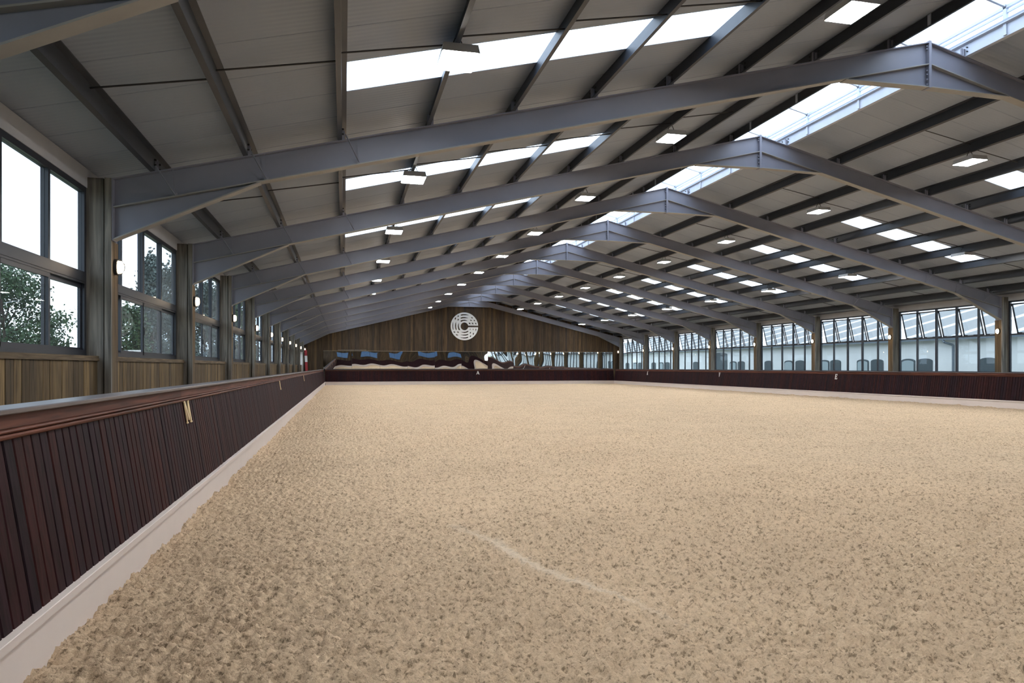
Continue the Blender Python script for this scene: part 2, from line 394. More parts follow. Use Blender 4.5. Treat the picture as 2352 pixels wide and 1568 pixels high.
for sgn in (-1, 1):
    x = XM + sgn * HX
    rl_child(MB().box(x - .03, x + .03, 1.1, yend, ze - .08, ze - .02).box(x - .02, x + .02, 1.1, yend, ze - .17, ze - .13).mesh('side_rail', M['ridge_steel']), 'side_rail')
    rl_child(MB().box(x + sgn * .035 - .004, x + sgn * .035 + .004, 1.1, yend, zb - .02, ze).mesh('side_sheet', M['rooflight']), 'side_sheet')
    xa = x + sgn * .04
    rl_child(MB().box(min(x, XM + sgn * .8), max(x, XM + sgn * .8), Y0, 1.1, zb - .05, ze).mesh('end_upstand', M['ridge_steel']), 'end_upstand')
rl_child(MB().prism_y([(XM - HX, ze), (XM, zr), (XM + HX, ze), (XM + HX, ze - .04), (XM, zr - .04), (XM - HX, ze - .04)], Y0, 1.15).mesh('end_cover', M['liner']), 'end_cover')

# ------------------------------------------------------------------ purlins (20), with cleats and sag rods
rowname = ['lowest', 'second', 'third', 'fourth', 'fifth', 'sixth', 'seventh', 'eighth', 'ninth']
for side in (0, 1):
    for i, xp in enumerate(PUR):
        s = SL if side == 0 else -SL
        x = xp if side == 0 else mir(xp)
        d = 1 if side == 0 else -1
        root = empty('purlin', (x, 30, ztop(x)))
        ridge = i == len(PUR) - 1
        sidew = 'left' if side == 0 else 'right'
        lab = ('galvanised steel purlin along the %s edge of the ridge skylight' % sidew) if ridge else \
              ('dark steel purlin on the %s roof slope, %s up from the eaves' % (sidew, rowname[i] if i else 'lowest'))
        tag(root, lab, 'purlin', 'purlins under the roof sheets')
        t = .014; fw = .07
        def zz(dx, h): return s * dx + h
        poly = [(-fw * d, zz(-fw * d, 0)), (0, 0), (0, PD - t), (fw * d, zz(fw * d, PD - t)), (fw * d, zz(fw * d, PD)), (-t * d, zz(-t * d, PD)), (-t * d, zz(-t * d, t)), (-fw * d, zz(-fw * d, t))]
        MB().prism_y(poly, Y0 - 30 + .2, Y1 - 30 - .12).obj('section', M['ridge_steel'] if ridge and side else M['purlin'], root)  # right ridge purlin gets a paler copy, skylight brightness put into its colour
        cl = MB().box(-.035 - .02 * d, .035 - .02 * d, -.02, .02, -.0, PD * .8).box(-.045, .045, -.09, -.07, .0, PD * .62).mesh('cleat', M['steel'])
        bo = MB()
        for by, bz in ((-.14, .08), (-.14, .16), (.14, .08), (.14, .16)): bo.bar((-.03, by, bz), (.03, by, bz), .03, .03, 0, 6)
        bo = bo.mesh('bolts', M['black'])
        for n in range(-1, 10):
            mobj('cleat', cl, root, (0, fy(n) - 30, 0))
            if n < 3: stuff(mobj('bolts', bo, root, (0, fy(n) - 30, 0)))
        if i < len(PUR) - 2:
            x2 = PUR[i + 1] if side == 0 else mir(PUR[i + 1])
            rod = MB().bar((0, 0, .175), (x2 - x - (.012 if x2 > x else -.012), 0, ztop(x2) - ztop(x) + .075), .024, .024, 0, 6).mesh('sag_rod', M['rod'])
            for n in range(-1, 9): mobj('sag_rod', rod, root, (0, fy(n) + 2.98 - 30, 0))

# ------------------------------------------------------------------ portal frames (11)
def isect(mb, top, yw=.095, tw=.008, tf=.018, depth=RD):
    """top: [(x,z),(x,z)] top edge of an I rafter, vertical depth"""
    (xa, za), (xb, zb_) = top
    mb.prism_y([(xa, za), (xb, zb_), (xb, zb_ - tf), (xa, za - tf)], -yw, yw)
    mb.prism_y([(xa, za - tf), (xb, zb_ - tf), (xb, zb_ - depth + tf), (xa, za - depth + tf)], -tw, tw)
    mb.prism_y([(xa, za - depth + tf), (xb, zb_ - depth + tf), (xb, zb_ - depth), (xa, za - depth)], -yw, yw, 1)
    return mb
ZH = 1.967 + EYE
HXE = XL + 2.16
ZAB = 5.6237 + EYE
def frame_proto(n):
    r = empty('portal_frame', (XM, fy(n), 0))
    def ch(mb, name, mats): 
        o = mb.obj(name, mats, r); o.location = (-XM, 0, 0); return o
    mats = [M['steel'], M['steel_bounce']]
    for side in (0, 1):
        f = (lambda x: x) if side == 0 else mir
        ch(isect(MB(), [(f(XL + .02), ztop(f(XL + .02))), (f(XM - .012), ZA - SL * .012)]), 'rafter', mats)
        hb = MB(); e = f(HXE); xl = f(XL + .02); zi = ztop(xl) - RD; ze_ = ztop(e) - RD
        hb.prism_y([(xl, zi), (e, ze_), (xl, ZH)], -.008, .008)
        hb.prism_y([(xl, ZH), (e, ze_ + .01), (e, ze_ - .012), (xl, ZH - .02)], -.095, .095, 1)
        ch(hb, 'eaves_haunch', mats)
        ch(MB().box(min(f(XL), xl), max(f(XL), xl), -.1, .1, ZH - .03, ztop(xl) + .0), 'end_plate', M['steel'])
        ah = MB(); xe = f(XM - 1.95); za2 = ztop(xe) - RD; xm = f(XM - .012)
        ah.prism_y([(xe, za2), (xm, ZA - RD), (xm, ZAB)], -.008, .008)
        ah.prism_y([(xe, za2 + .006), (xm, ZAB + .018), (xm, ZAB), (xe, za2 - .012)], -.095, .095, 1)
        ch(ah, 'apex_haunch', mats)
        for q in (0, 1, 2):
            xp = PUR[q] if side == 0 else mir(PUR[q])
            dx = .28 if side == 0 else -.28
            b0 = Vector((xp + dx, -.08, ztop(xp + dx) - RD + .025))
            ch(MB().bar(b0, (xp + dx * .2, -.30, ztop(xp) + .03), .026, .008).bar(b0, (xp + dx * .9, -.09, ztop(xp + dx) - .02), .008).box(b0.x - .03, b0.x + .03, -.09, -.05, b0.z - .006, b0.z + .04), 'fly_brace', M['steel'])
    ch(MB().box(XM - .03, XM + .03, -.10, .10, ZAB - .01, ZA + .02), 'apex_plate', M['steel'])
    bm = MB()
    for zz_ in (ZA - .08, ZA - .14, ZAB + .06, ZAB + .16, ZAB + .26, ZAB + .34):
        for sx in (-1, 1):
            bm.bar((XM + sx * .03, -.055, zz_), (XM + sx * .065, -.055, zz_), .035, .035, 0, 6)
    stuff(ch(bm, 'apex_bolts', M['steel']))
    return r
proto = frame_proto(-1)
tag(proto, 'grey steel portal frame nearest the camera, only its left haunch showing above the near window', 'roof frame', 'grey steel portal frames')
for n in range(0, 10):
    c = copy_tree(proto); c.location = (XM, fy(n), 0)
    tag(c, 'grey steel portal frame with its apex in view, ' + rank(n, 10), 'roof frame', 'grey steel portal frames')

# ------------------------------------------------------------------ timber-clad posts
def post_meshes(side):
    f = (lambda x: x) if side == 0 else mir
    def bx(a, b, y0, y1, z0, z1):
        a, b = f(a), f(b); return MB().box(min(a, b), max(a, b), y0, y1, z0, z1)
    top = ZT
    out = [('core', bx(-3.83, XL - .03, -.10, .16, -.02, top - .01), M['post_brown']),
           ('broad_board', bx(-3.83, -3.578, -.125, -.10, -.02, top - .005), M['post']),
           ('narrow_board', bx(-3.556, XL, -.155, -.10, -.02, top), M['post']),
           ('inner_board', bx(XL - .03, XL, -.10, .02, -.02, ZH - .04), M['post_brown']),
           ('inner_board', bx(XL - .03, XL, .026, .19, -.02, ZH - .04), M['post_brown']),
           ('packer', bx(XL - .03, XL - .004, -.10, .17, ZH - .035, top), M['steel'])]
    return [(nm, mb.mesh(nm, mt)) for nm, mb, mt in out]
PM = [post_meshes(0), post_meshes(1)]
wallL = struct(empty('wall_left', (-3.7, 30, 0)), 'left side wall with timber planked dado below the windows', 'wall')
wallR = struct(empty('wall_right', (26.65, 30, 0)), 'right side wall with a low timber dado and a pale eaves board', 'wall')
for side, ns in ((0, range(0, 10)), (1, range(2, 10))):
    ns = list(ns)
    for n in ns:
        x0 = XL if side == 0 else XR
        r = empty('timber_post', (x0, fy(n) + .04, 0))
        tag(r, 'weathered timber-clad post on the %s side wall, %s' % ('left' if side == 0 else 'right', rank(ns.index(n), len(ns))), 'post', 'timber-clad posts of the side walls')
        for nm, me in PM[side]: mobj(nm, me, r, (-x0, 0, 0))
for side, ns in ((0, (-1,)), (1, (-1, 0, 1))):
    wl = (wallL, wallR)[side]
    for n in ns:
        for nm, me in PM[side]: mobj('post_' + nm, me, wl, (-wl.location.x, fy(n) + .04 - 30, 0))

# ------------------------------------------------------------------ left wall: dado, planks, eaves board
def bx_y(n): return fy(n) + .04 + .2, fy(n + 1) + .04 - .14       # clear span of a bay
def wchild(mb, name, mat, wl): 
    o = mb.obj(name, mat, wl); o.location = (-wl.location.x, -30, 0); return o
zer = zroof(-3.9)
wchild(MB().box(-3.95, -3.80, Y0, Y1 - .1, Z_HEAD, zroof(-3.95) - .0), 'eaves_board', M['eaves'], wallL)
wchild(MB().box(mir(-3.80), mir(-3.95), Y0, Y1 - .1, Z_HEAD, zroof(-3.95)), 'eaves_board', M['eaves'], wallR)
DZ = 1.71
for n in range(-3, 9):
    a, b = bx_y(n)
    if n == -3: a = Y0 + .1
    core = MB().box(-3.9, -3.70, a - .05, b + .02, -.02, DZ)
    d = wchild(core, 'dado', M['timber_dark'], wallL)
    sill = MB().box(-3.92, -3.635, a - .06, b + .13, DZ, DZ + .035).box(-3.90, -3.645, a - .06, b + .10, DZ + .035, DZ + .075)
    wchild(sill, 'sill_board', M['timber_h'], wallL)
    pw = .2; cnt = int((b - a + .1) / pw); pw = (b - a + .1) / cnt
    if n in (-1, 0, 1):
        for q in range(cnt):
            pr = random.uniform(0, .008)
            p = MB().prism_y([(-3.70, 0), (-3.665 + pr, 0), (-3.665 + pr, DZ), (-3.70, DZ)], a - .05 + q * pw + .005, a - .05 + (q + 1) * pw - .005).obj('plank', M['timber'], d)
    else:
        mb = MB()
        for q in range(cnt):
            pr = random.uniform(0, .008); mb.box(-3.70, -3.665 + pr, a - .05 + q * pw + .005, a - .05 + (q + 1) * pw - .005, 0, DZ)
        stuff(mb.obj('planks', M['timber'], d))
    # right dado (mostly behind the kickboard)
    a, b = bx_y(n)
    if n == -3: a = Y0 + .1
    d = wchild(MB().box(26.72, 26.86, a - .05, b + .02, -.02, 1.34), 'dado', M['timber_dark'], wallR)
    mb = MB(); pw2 = .2; c2 = int((b - a) / pw2)
    for q in range(c2): mb.box(26.69, 26.72, a + q * pw2, a + (q + 1) * pw2 - .008, 0, 1.34)
    stuff(mb.obj('planks', M['timber'], d))
    # pale doorway bay end is built below

# ------------------------------------------------------------------ windows
def frame_rect(mb, x0, x1, y0, y1, z0, z1, w_):
    mb.box(x0, x1, y0, y1, z1 - w_, z1).box(x0, x1, y0, y1, z0, z0 + w_)
    mb.box(x0, x1, y0, y0 + w_, z0 + w_, z1 - w_).box(x0, x1, y1 - w_, y1, z0 + w_, z1 - w_)
    return mb
wi = 0
def left_window(n):
    global wi
    a, b = bx_y(n); wi += 1
    zb_, zt_ = DZ + .077, Z_HEAD; tz0, tz1 = 1.25 + EYE, 1.43 + EYE
    r = empty('window_%d' % wi, (WL, a, zb_)); L = (-WL, -a, -zb_)
    vis = n >= -1
    struct(r, 'tall dark framed sliding window with daylight and trees in the left wall, bay ' + (rank(n + 1, 10) if vis else 'behind the camera'), 'window')
    def ch(mb, name, mat): 
        o = mb.obj(name, mat, r); o.location = L; return o
    ch(frame_rect(MB(), WL - .05, WL + .04, a, b, zb_, zt_, .085), 'outer_frame', M['anthracite'])
    ch(MB().box(WL - .05, WL + .05, a + .085, b - .085, tz0, tz1).box(WL + .05, WL + .06, a + .085, b - .085, tz0 + .03, tz1 - .06), 'transom', M['anthracite'])
    q = [a + (b - a) * i / 4 for i in range(5)]
    for i in (1, 2, 3):
        hw = .065 if i == 2 else .035
        ch(MB().box(WL - .05, WL + .045, q[i] - hw, q[i] + hw, tz1, zt_ - .085), 'mullion', M['anthracite'])
    for i in range(4):
        y0 = q[i] + (.085 if i == 0 else (.065 if i == 2 else .035)); y1 = q[i + 1] - (.085 if i == 3 else (.065 if i == 1 else .035))
        ch(MB().box(WL - .004, WL + .004, y0, y1, tz1, zt_ - .085), 'upper_pane', M['glass_dusty'] if i == 3 and n >= 0 else M['glass'])
        xo = WL + (.022 if i in (1, 2) else -.022)
        y0 = max(q[i] - .04, a + .07); y1 = min(q[i + 1] + .04, b - .07)
        s = ch(frame_rect(MB(), xo - .02, xo + .02, y0, y1, zb_ + .06, tz0, .06), 'sash', M['anthracite'])
        MB().box(xo - .003, xo + .003, y0 + .06, y1 - .06, zb_ + .12, tz0 - .06).obj('pane', M['glass_dusty'] if i in (2, 3) and n >= 0 else M['glass'], s)
        if i in (1, 2):
            yy = y0 + .03 if i == 2 else y1 - .03
            MB().box(xo + .02, xo + .045, yy - .012, yy + .012, zb_ + .45, zb_ + .6).obj('handle', M['black'], s)
for n in range(-2, 9): left_window(n)
def right_window(n):
    global wi
    a, b = bx_y(n); wi += 1
    zb_, zt_ = 1.36, Z_HEAD; tz0, tz1 = 1.305 + EYE, 1.365 + EYE
    r = empty('window_%d' % wi, (WR, a, zb_)); L = (-WR, -a, -zb_)
    vis = n >= 1
    struct(r, 'dark framed window with five propped-open top sashes in the right wall, bay ' + (rank(n - 1, 8) if vis else ('second beyond the near right edge' if n == -1 else ('third beyond the near right edge' if n == -2 else 'first beyond the near right edge'))), 'window')
    def ch(mb, name, mat):
        o = mb.obj(name, mat, r); o.location = L; return o
    ch(frame_rect(MB(), WR - .04, WR + .04, a, b, zb_, zt_, .06), 'outer_frame', M['anthracite'])
    ch(MB().box(WR - .045, WR + .045, a + .06, b - .06, tz0, tz1), 'transom', M['anthracite'])
    ch(MB().box(WR - .09, WR - .04, a - .1, b + .1, zb_ - .02, zb_ + .03), 'sill_board', M['kick_rail_y'])
    q = [a + (b - a) * i / 5 for i in range(6)]
    for i in range(1, 5):
        hw = .045 if i in (2, 3) else .032
        ch(MB().box(WR - .04, WR + .04, q[i] - hw, q[i] + hw, zb_ + .06, tz0).box(WR - .04, WR + .04, q[i] - hw, q[i] + hw, tz1, zt_ - .06), 'mullion', M['anthracite'])
    for i in range(5):
        y0 = q[i] + (.06 if i == 0 else .04); y1 = q[i + 1] - (.06 if i == 4 else .04)
        ch(MB().box(WR - .004, WR + .004, y0, y1, zb_ + .06, tz0), 'lower_pane', M['glass'])
        # sash hinged at the head, its foot pushed outwards
        zt2 = zt_ - .115; hgt = zt2 - tz1 - .01; out = .30
        def P(x, y, h): return (WR + .02 + x + out * h, y, zt2 - h * hgt)
        mb = MB(); w_ = .05; e = w_ / hgt
        for ya, yb in ((y0, y0 + w_), (y1 - w_, y1)):
            mb.hexa([P(0, ya, 1), P(.035, ya, 1), P(.035, yb, 1), P(0, yb, 1), P(0, ya, 0), P(.035, ya, 0), P(.035, yb, 0), P(0, yb, 0)])
        for ha, hb in ((0, e), (1 - e, 1)):
            mb.hexa([P(0, y0, hb), P(.035, y0, hb), P(.035, y1, hb), P(0, y1, hb), P(0, y0, ha), P(.035, y0, ha), P(.035, y1, ha), P(0, y1, ha)])
        s = ch(mb, 'open_sash', M['anthracite'])
        MB().hexa([P(.014, y0 + w_, 1 - e), P(.020, y0 + w_, 1 - e), P(.020, y1 - w_, 1 - e), P(.014, y1 - w_, 1 - e), P(.014, y0 + w_, e), P(.020, y0 + w_, e), P(.020, y1 - w_, e), P(.014, y1 - w_, e)]).obj('pane', M['glass'], s)
        ym = (y0 + y1) / 2
        MB().bar((WR, ym, tz1 + .02), P(.0, ym, .97), .02, .02).obj('stay', M['lamp_body'], s)
for n in range(-2, 9): right_window(n)

# pale panel by the last post
pp = empty('pale_panel', (-3.66, 65.95, 0)); tag(pp, 'narrow white panel standing against the farthest post of the left wall', 'panel')
MB().box(-.10, .10, 0, .03, -.02, 2.93).obj('board', M['white'], pp)
MB().box(-.11, .11, -.005, .035, 2.93, 2.97).obj('top_edge', M['post'], pp)

# ------------------------------------------------------------------ far gable wall, near gable wall
wb = struct(empty('wall_back', (XM, 66.3, 0)), 'far gable wall clad in vertical brown timber planks', 'wall')
GY = 66.24
o = MB().prism_y([(-3.95, -.02), (26.9, -.02), (26.9, zroof(26.9)), (XM + .9, zroof(XM + .9)), (XM + .9, zr + .03), (XM - .9, zr + .03), (XM - .9, zroof(XM - .9)), (-3.95, zroof(-3.95))], GY + .04, GY + .16).obj('backing', M['timber_dark'], wb); o.location = (-XM, -66.3, 0)
x = -3.94; pw = .2
while x < 26.88:
    w_ = pw * random.uniform(.92, 1.06); x1 = min(x + w_, 26.9)
    pr = random.uniform(0, .012)
    def zt(v): return min(zroof(v), zroof(XM - .86)) - .005
    mb = MB().hexa([(x + .004, GY - .0 + pr, -.02), (x1 - .004, GY + pr, -.02), (x1 - .004, GY + .04, -.02), (x + .004, GY + .04, -.02),
                    (x + .004, GY + pr, zt(x)), (x1 - .004, GY + pr, zt(x1)), (x1 - .004, GY + .04, zt(x1)), (x + .004, GY + .04, zt(x))])
    o = mb.obj('plank', M['timber_dark'], wb); o.location = (-XM, -66.3, 0)
    x = x1
wf = struct(empty('wall_front', (XM, -6, 0)), 'near gable wall behind the camera, timber clad with a gallery opening', 'wall')
mb = MB(); x = -3.95; OPEN = [(-1.55, 1.05), (3.05, 6.05), (8.05, 11.05), (13.05, 17.05), (19.05, 22.05)]
while x < 26.9:
    x1 = min(x + .2, 26.9); hole = any(a_ - .01 < x and x1 < b_ + .01 for a_, b_ in OPEN)
    for za, zb2, zc2 in (((-.02, 1.7, 1.7), (2.85, zt(x), zt(x1))) if hole else ((-.02, zt(x), zt(x1)),)):
        mb.hexa([(x, -6.05, za), (x1, -6.05, za), (x1, -5.97, za), (x, -5.97, za), (x, -6.05, zb2), (x1, -6.05, zc2), (x1, -5.97, zc2), (x, -5.97, zb2)])
    x = x1
o = stuff(mb.obj('planks', M['timber_dark'], wf)); o.location = (-XM, 6, 0)
for a_, b_ in OPEN:
    mb = frame_rect(MB(), -.03, .03, a_, b_, 1.7, 2.85, .07); mb.box(-.03, .03, (a_ + b_) / 2 - .03, (a_ + b_) / 2 + .03, 1.77, 2.78)
    mb.v = [(y, x - 6.0, z) for x, y, z in mb.v]; mb.f = [f[::-1] for f in mb.f]
    o = mb.obj('gallery_window_frame', M['anthracite'], wf); o.location = (-XM, 6, 0)
    o = MB().box(a_ + .07, b_ - .07, -6.005, -5.995, 1.77, 2.78).obj('gallery_pane', M['gallery_glass'], wf); o.location = (-XM, 6, 0)
o = MB().prism_y([(XM - .9, zr - .35), (XM + .9, zr - .35), (XM + .9, zr + .05), (XM - .9, zr + .05)], -6.06, -5.98).obj('ridge_infill', M['timber_dark'], wf); o.location = (-XM, 6, 0)
o = MB().prism_x([(-1.15, .3), (-1.3, 1.25), (-1.36, 1.25), (-1.2, .3)], -1.6, 25.2).obj('near_kickboard', M['kick'], wf); o.location = (-XM, 6, 0)
o = MB().box(-1.6, 25.2, -1.2, -1.14, -.02, .3).obj('near_plinth', M['plinth'], wf); o.location = (-XM, 6, 0)

# ------------------------------------------------------------------ kickboards
KZ0, KZ1 = .309, 1.24; TL = .16
def kick(label, base, dirv, outv, length, singles, railmat, reverse=False):
    """base: start of the foot line; dirv runs along the board, outv points away from the arena (board leans that way)"""
    r = empty('kickboard', base); tag(r, label, 'kickboard', 'kickboards round the arena')
    dx, dy = dirv; ox, oy = outv
    def P(t, o, z): return (dx * t + ox * o, dy * t + oy * o, z)
    def prof(mb, poly, t0, t1, mi=0):
        n = len(poly); vs = [P(t0, o, z) for o, z in poly] + [P(t1, o, z) for o, z in poly]
        flip = (dx * oy - dy * ox) < 0
        fs = [tuple(range(n)), tuple(range(2 * n - 1, n - 1, -1))] + [(i, n + i, n + (i + 1) % n, (i + 1) % n) for i in range(n)]
        if not flip: fs = [f[::-1] for f in fs]
        return mb.add(vs, fs, mi)
    def lean(z): return (z - KZ0) * TL
    pitch = .1165; cnt = int(length / pitch); pitch = length / cnt
    def board_poly(pr): return [(pr, KZ0), (lean(KZ1) + pr, KZ1), (lean(KZ1) + .03, KZ1), (.03, KZ0)]
    prof(MB(), [(.03, KZ0 - .2), (lean(KZ1) + .03, KZ1), (lean(KZ1) + .08, KZ1), (.08, KZ0 - .2)], 0, length).obj('backing', M['kick'], r)
    # individual boards, bevelled edges
    st = MB()
    for q in range(cnt):
        t0 = q * pitch + .0045; t1 = (q + 1) * pitch - .0045
        pr = random.uniform(0, .004)
        mb = MB() if q < singles else st
        c = .007
        vs = []
        for z in (KZ0, KZ1):
            l = lean(z)
            vs += [P(t0, l + .03, z), P(t0, l + pr + c, z), P(t0 + c, l + pr, z), P(t1 - c, l + pr, z), P(t1, l + pr + c, z), P(t1, l + .03, z)]
        flip = (dx * oy - dy * ox) < 0
        fs = [(i, (i + 1) % 6, 6 + (i + 1) % 6, 6 + i) for i in range(6)] + [(5, 4, 3, 2, 1, 0), (6, 7, 8, 9, 10, 11)]
        if flip: fs = [f[::-1] for f in fs]
        mb.add(vs, fs)
        if q < singles: mb.obj('board', M['kick'], r)
    if st.v: stuff(st.obj('boards', M['kick'], r))
    l = lean(KZ1)
    prof(MB(), [(l - .010, 1.232), (l - .022, 1.240), (l - .024, 1.250), (l - .014, 1.259), (l + .006, 1.262), (l - .012, 1.266), (l - .020, 1.275), (l - .014, 1.284), (l + .010, 1.289), (l + .04, 1.291), (l + .04, 1.232)], 0, length).obj('moulding', railmat, r)
    # frieze in long lengths
    ln = 4.8; t = 0
    while t < length - .01:
        t1 = min(t + ln, length)
        prof(MB(), [(l - .002, 1.291), (l + .008, 1.366), (l + .05, 1.366), (l + .05, 1.291)], t + .002, t1 - .002).obj('frieze_board', railmat, r); t = t1
    prof(MB(), [(l - .028, 1.372), (l - .022, 1.366), (l + .19, 1.366), (l + .19, 1.396), (l - .022, 1.396), (l - .028, 1.390)], 0, length).obj('top_cap', M['kick_cap'], r)
    prof(MB(), [(-.043, KZ0 - .006), (-.040, KZ0 - .002), (.035, KZ0 + .003), (.035, KZ0 - .06), (-.018, KZ0 - .06), (-.040, KZ0 - .052)], 0, length).obj('plinth_ledge', M['plinth'], r)
    prof(MB(), [(-.015, -.06), (-.018, KZ0 - .058), (.03, KZ0 - .058), (.03, -.06)], 0, length).obj('plinth_board', M['plinth'], r)
    # struts behind
    sb = MB(); t = 1.0
    while t < length:
        prof(sb, [(.08, -.02), (l + .08, KZ1), (l + .15, KZ1), (.5, -.02)], t, t + .06); t += 2.4
    stuff(sb.obj('rear_struts', M['kick'], r))
    return r
KL = kick('dark red-brown stained kickboard with pale plinth along the left side of the arena', (-1.597, -1.1, 0), (0, 1), (-1, 0), 65.4, 110, M['kick_rail_y'])
KR = kick('dark stained kickboard with pale plinth under the windows along the right side', (25.17, -1.1, 0), (0, 1), (1, 0), 65.4, 0, M['kick_rail_y'])
KB = kick('dark stained kickboard with pale plinth across the far end below the mirrors', (-1.597, 64.3, 0), (1, 0), (0, 1), 26.767, 0, M['kick_rail_x'])
o = MB().hexa([(-1.60, 64.26, .0), (-1.54, 64.26, .0), (-1.54, 64.3, .0), (-1.60, 64.3, .0), (-1.745, 64.40, 1.38), (-1.69, 64.40, 1.38), (-1.69, 64.46, 1.38), (-1.745, 64.46, 1.38)]).obj('corner_strip', M['black'], KB)
o.location = (1.597, -64.3, 0)

# ------------------------------------------------------------------ letter plates
def letter_polys(c):
    s = []
    def q(*p): s.append(p)
    def stem(x0, x1, y0=0, y1=1): q((x0, y0), (x1, y0), (x1, y1), (x0, y1))
    def serif(xc, y, w_=.16): q((xc - w_, y), (xc + w_, y), (xc + w_, y + .06), (xc - w_, y + .06))
    def arc(cx, cy, rx, ry, t, a0, a1, n=10):
        for i in range(n):
            A = a0 + (a1 - a0) * i / n; B = a0 + (a1 - a0) * (i + 1) / n
            q((cx + (rx - t) * math.cos(A), cy + (ry - t * .7) * math.sin(A)), (cx + rx * math.cos(A), cy + ry * math.sin(A)), (cx + rx * math.cos(B), cy + ry * math.sin(B)), (cx + (rx - t) * math.cos(B), cy + (ry - t * .7) * math.sin(B)))
    h = math.pi / 2
    if c == 'M':
        q((.06, 0), (.14, 0), (.17, 1), (.06, 1)); stem(.78, .94)
        q((.06, 1), (.26, 1), (.55, .12), (.46, .12)); q((.76, 1), (.9, 1), (.55, .12), (.46, .12))
        serif(.1, 0, .12); serif(.86, 0, .16); serif(.12, .94, .14); serif(.86, .94, .14)
    elif c == 'E':
        stem(.1, .28); stem(.1, .75, .88, 1); stem(.1, .8, 0, .12); stem(.2, .58, .45, .57); stem(.67, .76, .72, 1); stem(.71, .82, 0, .28); stem(.5, .58, .36, .66); serif(.18, 0, .18); serif(.18, .94, .18)
    elif c == 'A':
        q((.08, 0), (.2, 0), (.52, .9), (.45, 1)); q((.7, 0), (.9, 0), (.58, 1), (.45, 1)); stem(.24, .72, .28, .38); serif(.14, 0, .16); serif(.82, 0, .18)
    elif c == 'V':
        q((.1, 1), (.3, 1), (.56, 0), (.45, 0)); q((.76, 1), (.88, 1), (.56, 0), (.45, 0)); serif(.2, .94, .18); serif(.84, .94, .15)
    elif c == 'K':
        stem(.1, .28); q((.28, .42), (.28, .54), (.72, 1), (.82, 1)); q((.38, .58), (.5, .68), (.92, 0), (.72, 0)); serif(.18, 0, .18); serif(.18, .94, .18); serif(.8, 0, .16); serif(.76, .94, .15)
    elif c in 'RB':
        stem(.1, .28); serif(.16, 0, .16); stem(.28, .5, .9, 1); stem(.28, .5, .47, .56); arc(.5, .735, .3, .265, .17, -h, h)
        if c == 'R': q((.42, .5), (.58, .5), (.92, 0), (.74, 0)); serif(.84, 0, .13)
        else: stem(.28, .52, 0, .09); arc(.52, .27, .34, .27, .18, -h, h)
    return s
def letter(c, label, y, side, mat, h=.25, zc=1.115, wd=.22):
    """side L/R/B; letters read from inside the arena"""
    mb = MB(); t = .012
    base = zc - h / 2
    for p in letter_polys(c):
        v0 = []; v1 = []
        for u, v in p:
            z = base + v * h; a = (u - .5) * wd; l = (z - KZ0) * TL - .006
            for k_, dst in ((0, v0), (t, v1)):
                if side == 'L': dst.append((-1.597 - l + k_, y + a, z))
                elif side == 'R': dst.append((25.17 + l - k_, y - a, z))
                else: dst.append((y + a, 64.3 + l - k_, z))
        n = len(p)
        ccw = sum((p[i][0] * p[(i + 1) % n][1] - p[(i + 1) % n][0] * p[i][1]) for i in range(n)) > 0
        fs = [tuple(range(n)), tuple(range(2 * n - 1, n - 1, -1))] + [(i, n + i, n + (i + 1) % n, (i + 1) % n) for i in range(n)]
        if ccw: fs = [f[::-1] for f in fs]
        mb.add(v0 + v1, fs)
    o = mb.obj('letter_' + 'plate', mat)
    return tag(o, label, 'letter', 'arena marker letters')
letter('M', 'pale gold letter M on the left kickboard below its rail', 8.68, 'L', M['brass'], wd=.26)
letter('R', 'pale gold letter R seen nearly edge-on on the left kickboard beyond the M', 20.7, 'L', M['brass'])
letter('B', 'pale gold letter B seen edge-on on the left kickboard beyond the R', 32.8, 'L', M['brass'])
letter('E', 'cream letter E on the right kickboard', 32.75, 'R', M['letter_white'], h=.27, zc=1.10)
letter('V', 'cream letter V on the right kickboard between the E and the K', 44.8, 'R', M['letter_white'], h=.3, zc=1.08)
letter('K', 'pale letter K on the right kickboard near the far corner', 56.8, 'R', M['letter_white'], h=.3, zc=1.08)
letter('A', 'white letter A at the middle of the far end kickboard', 11.95, 'B', M['letter_white'], h=.3, zc=1.09, wd=.3)

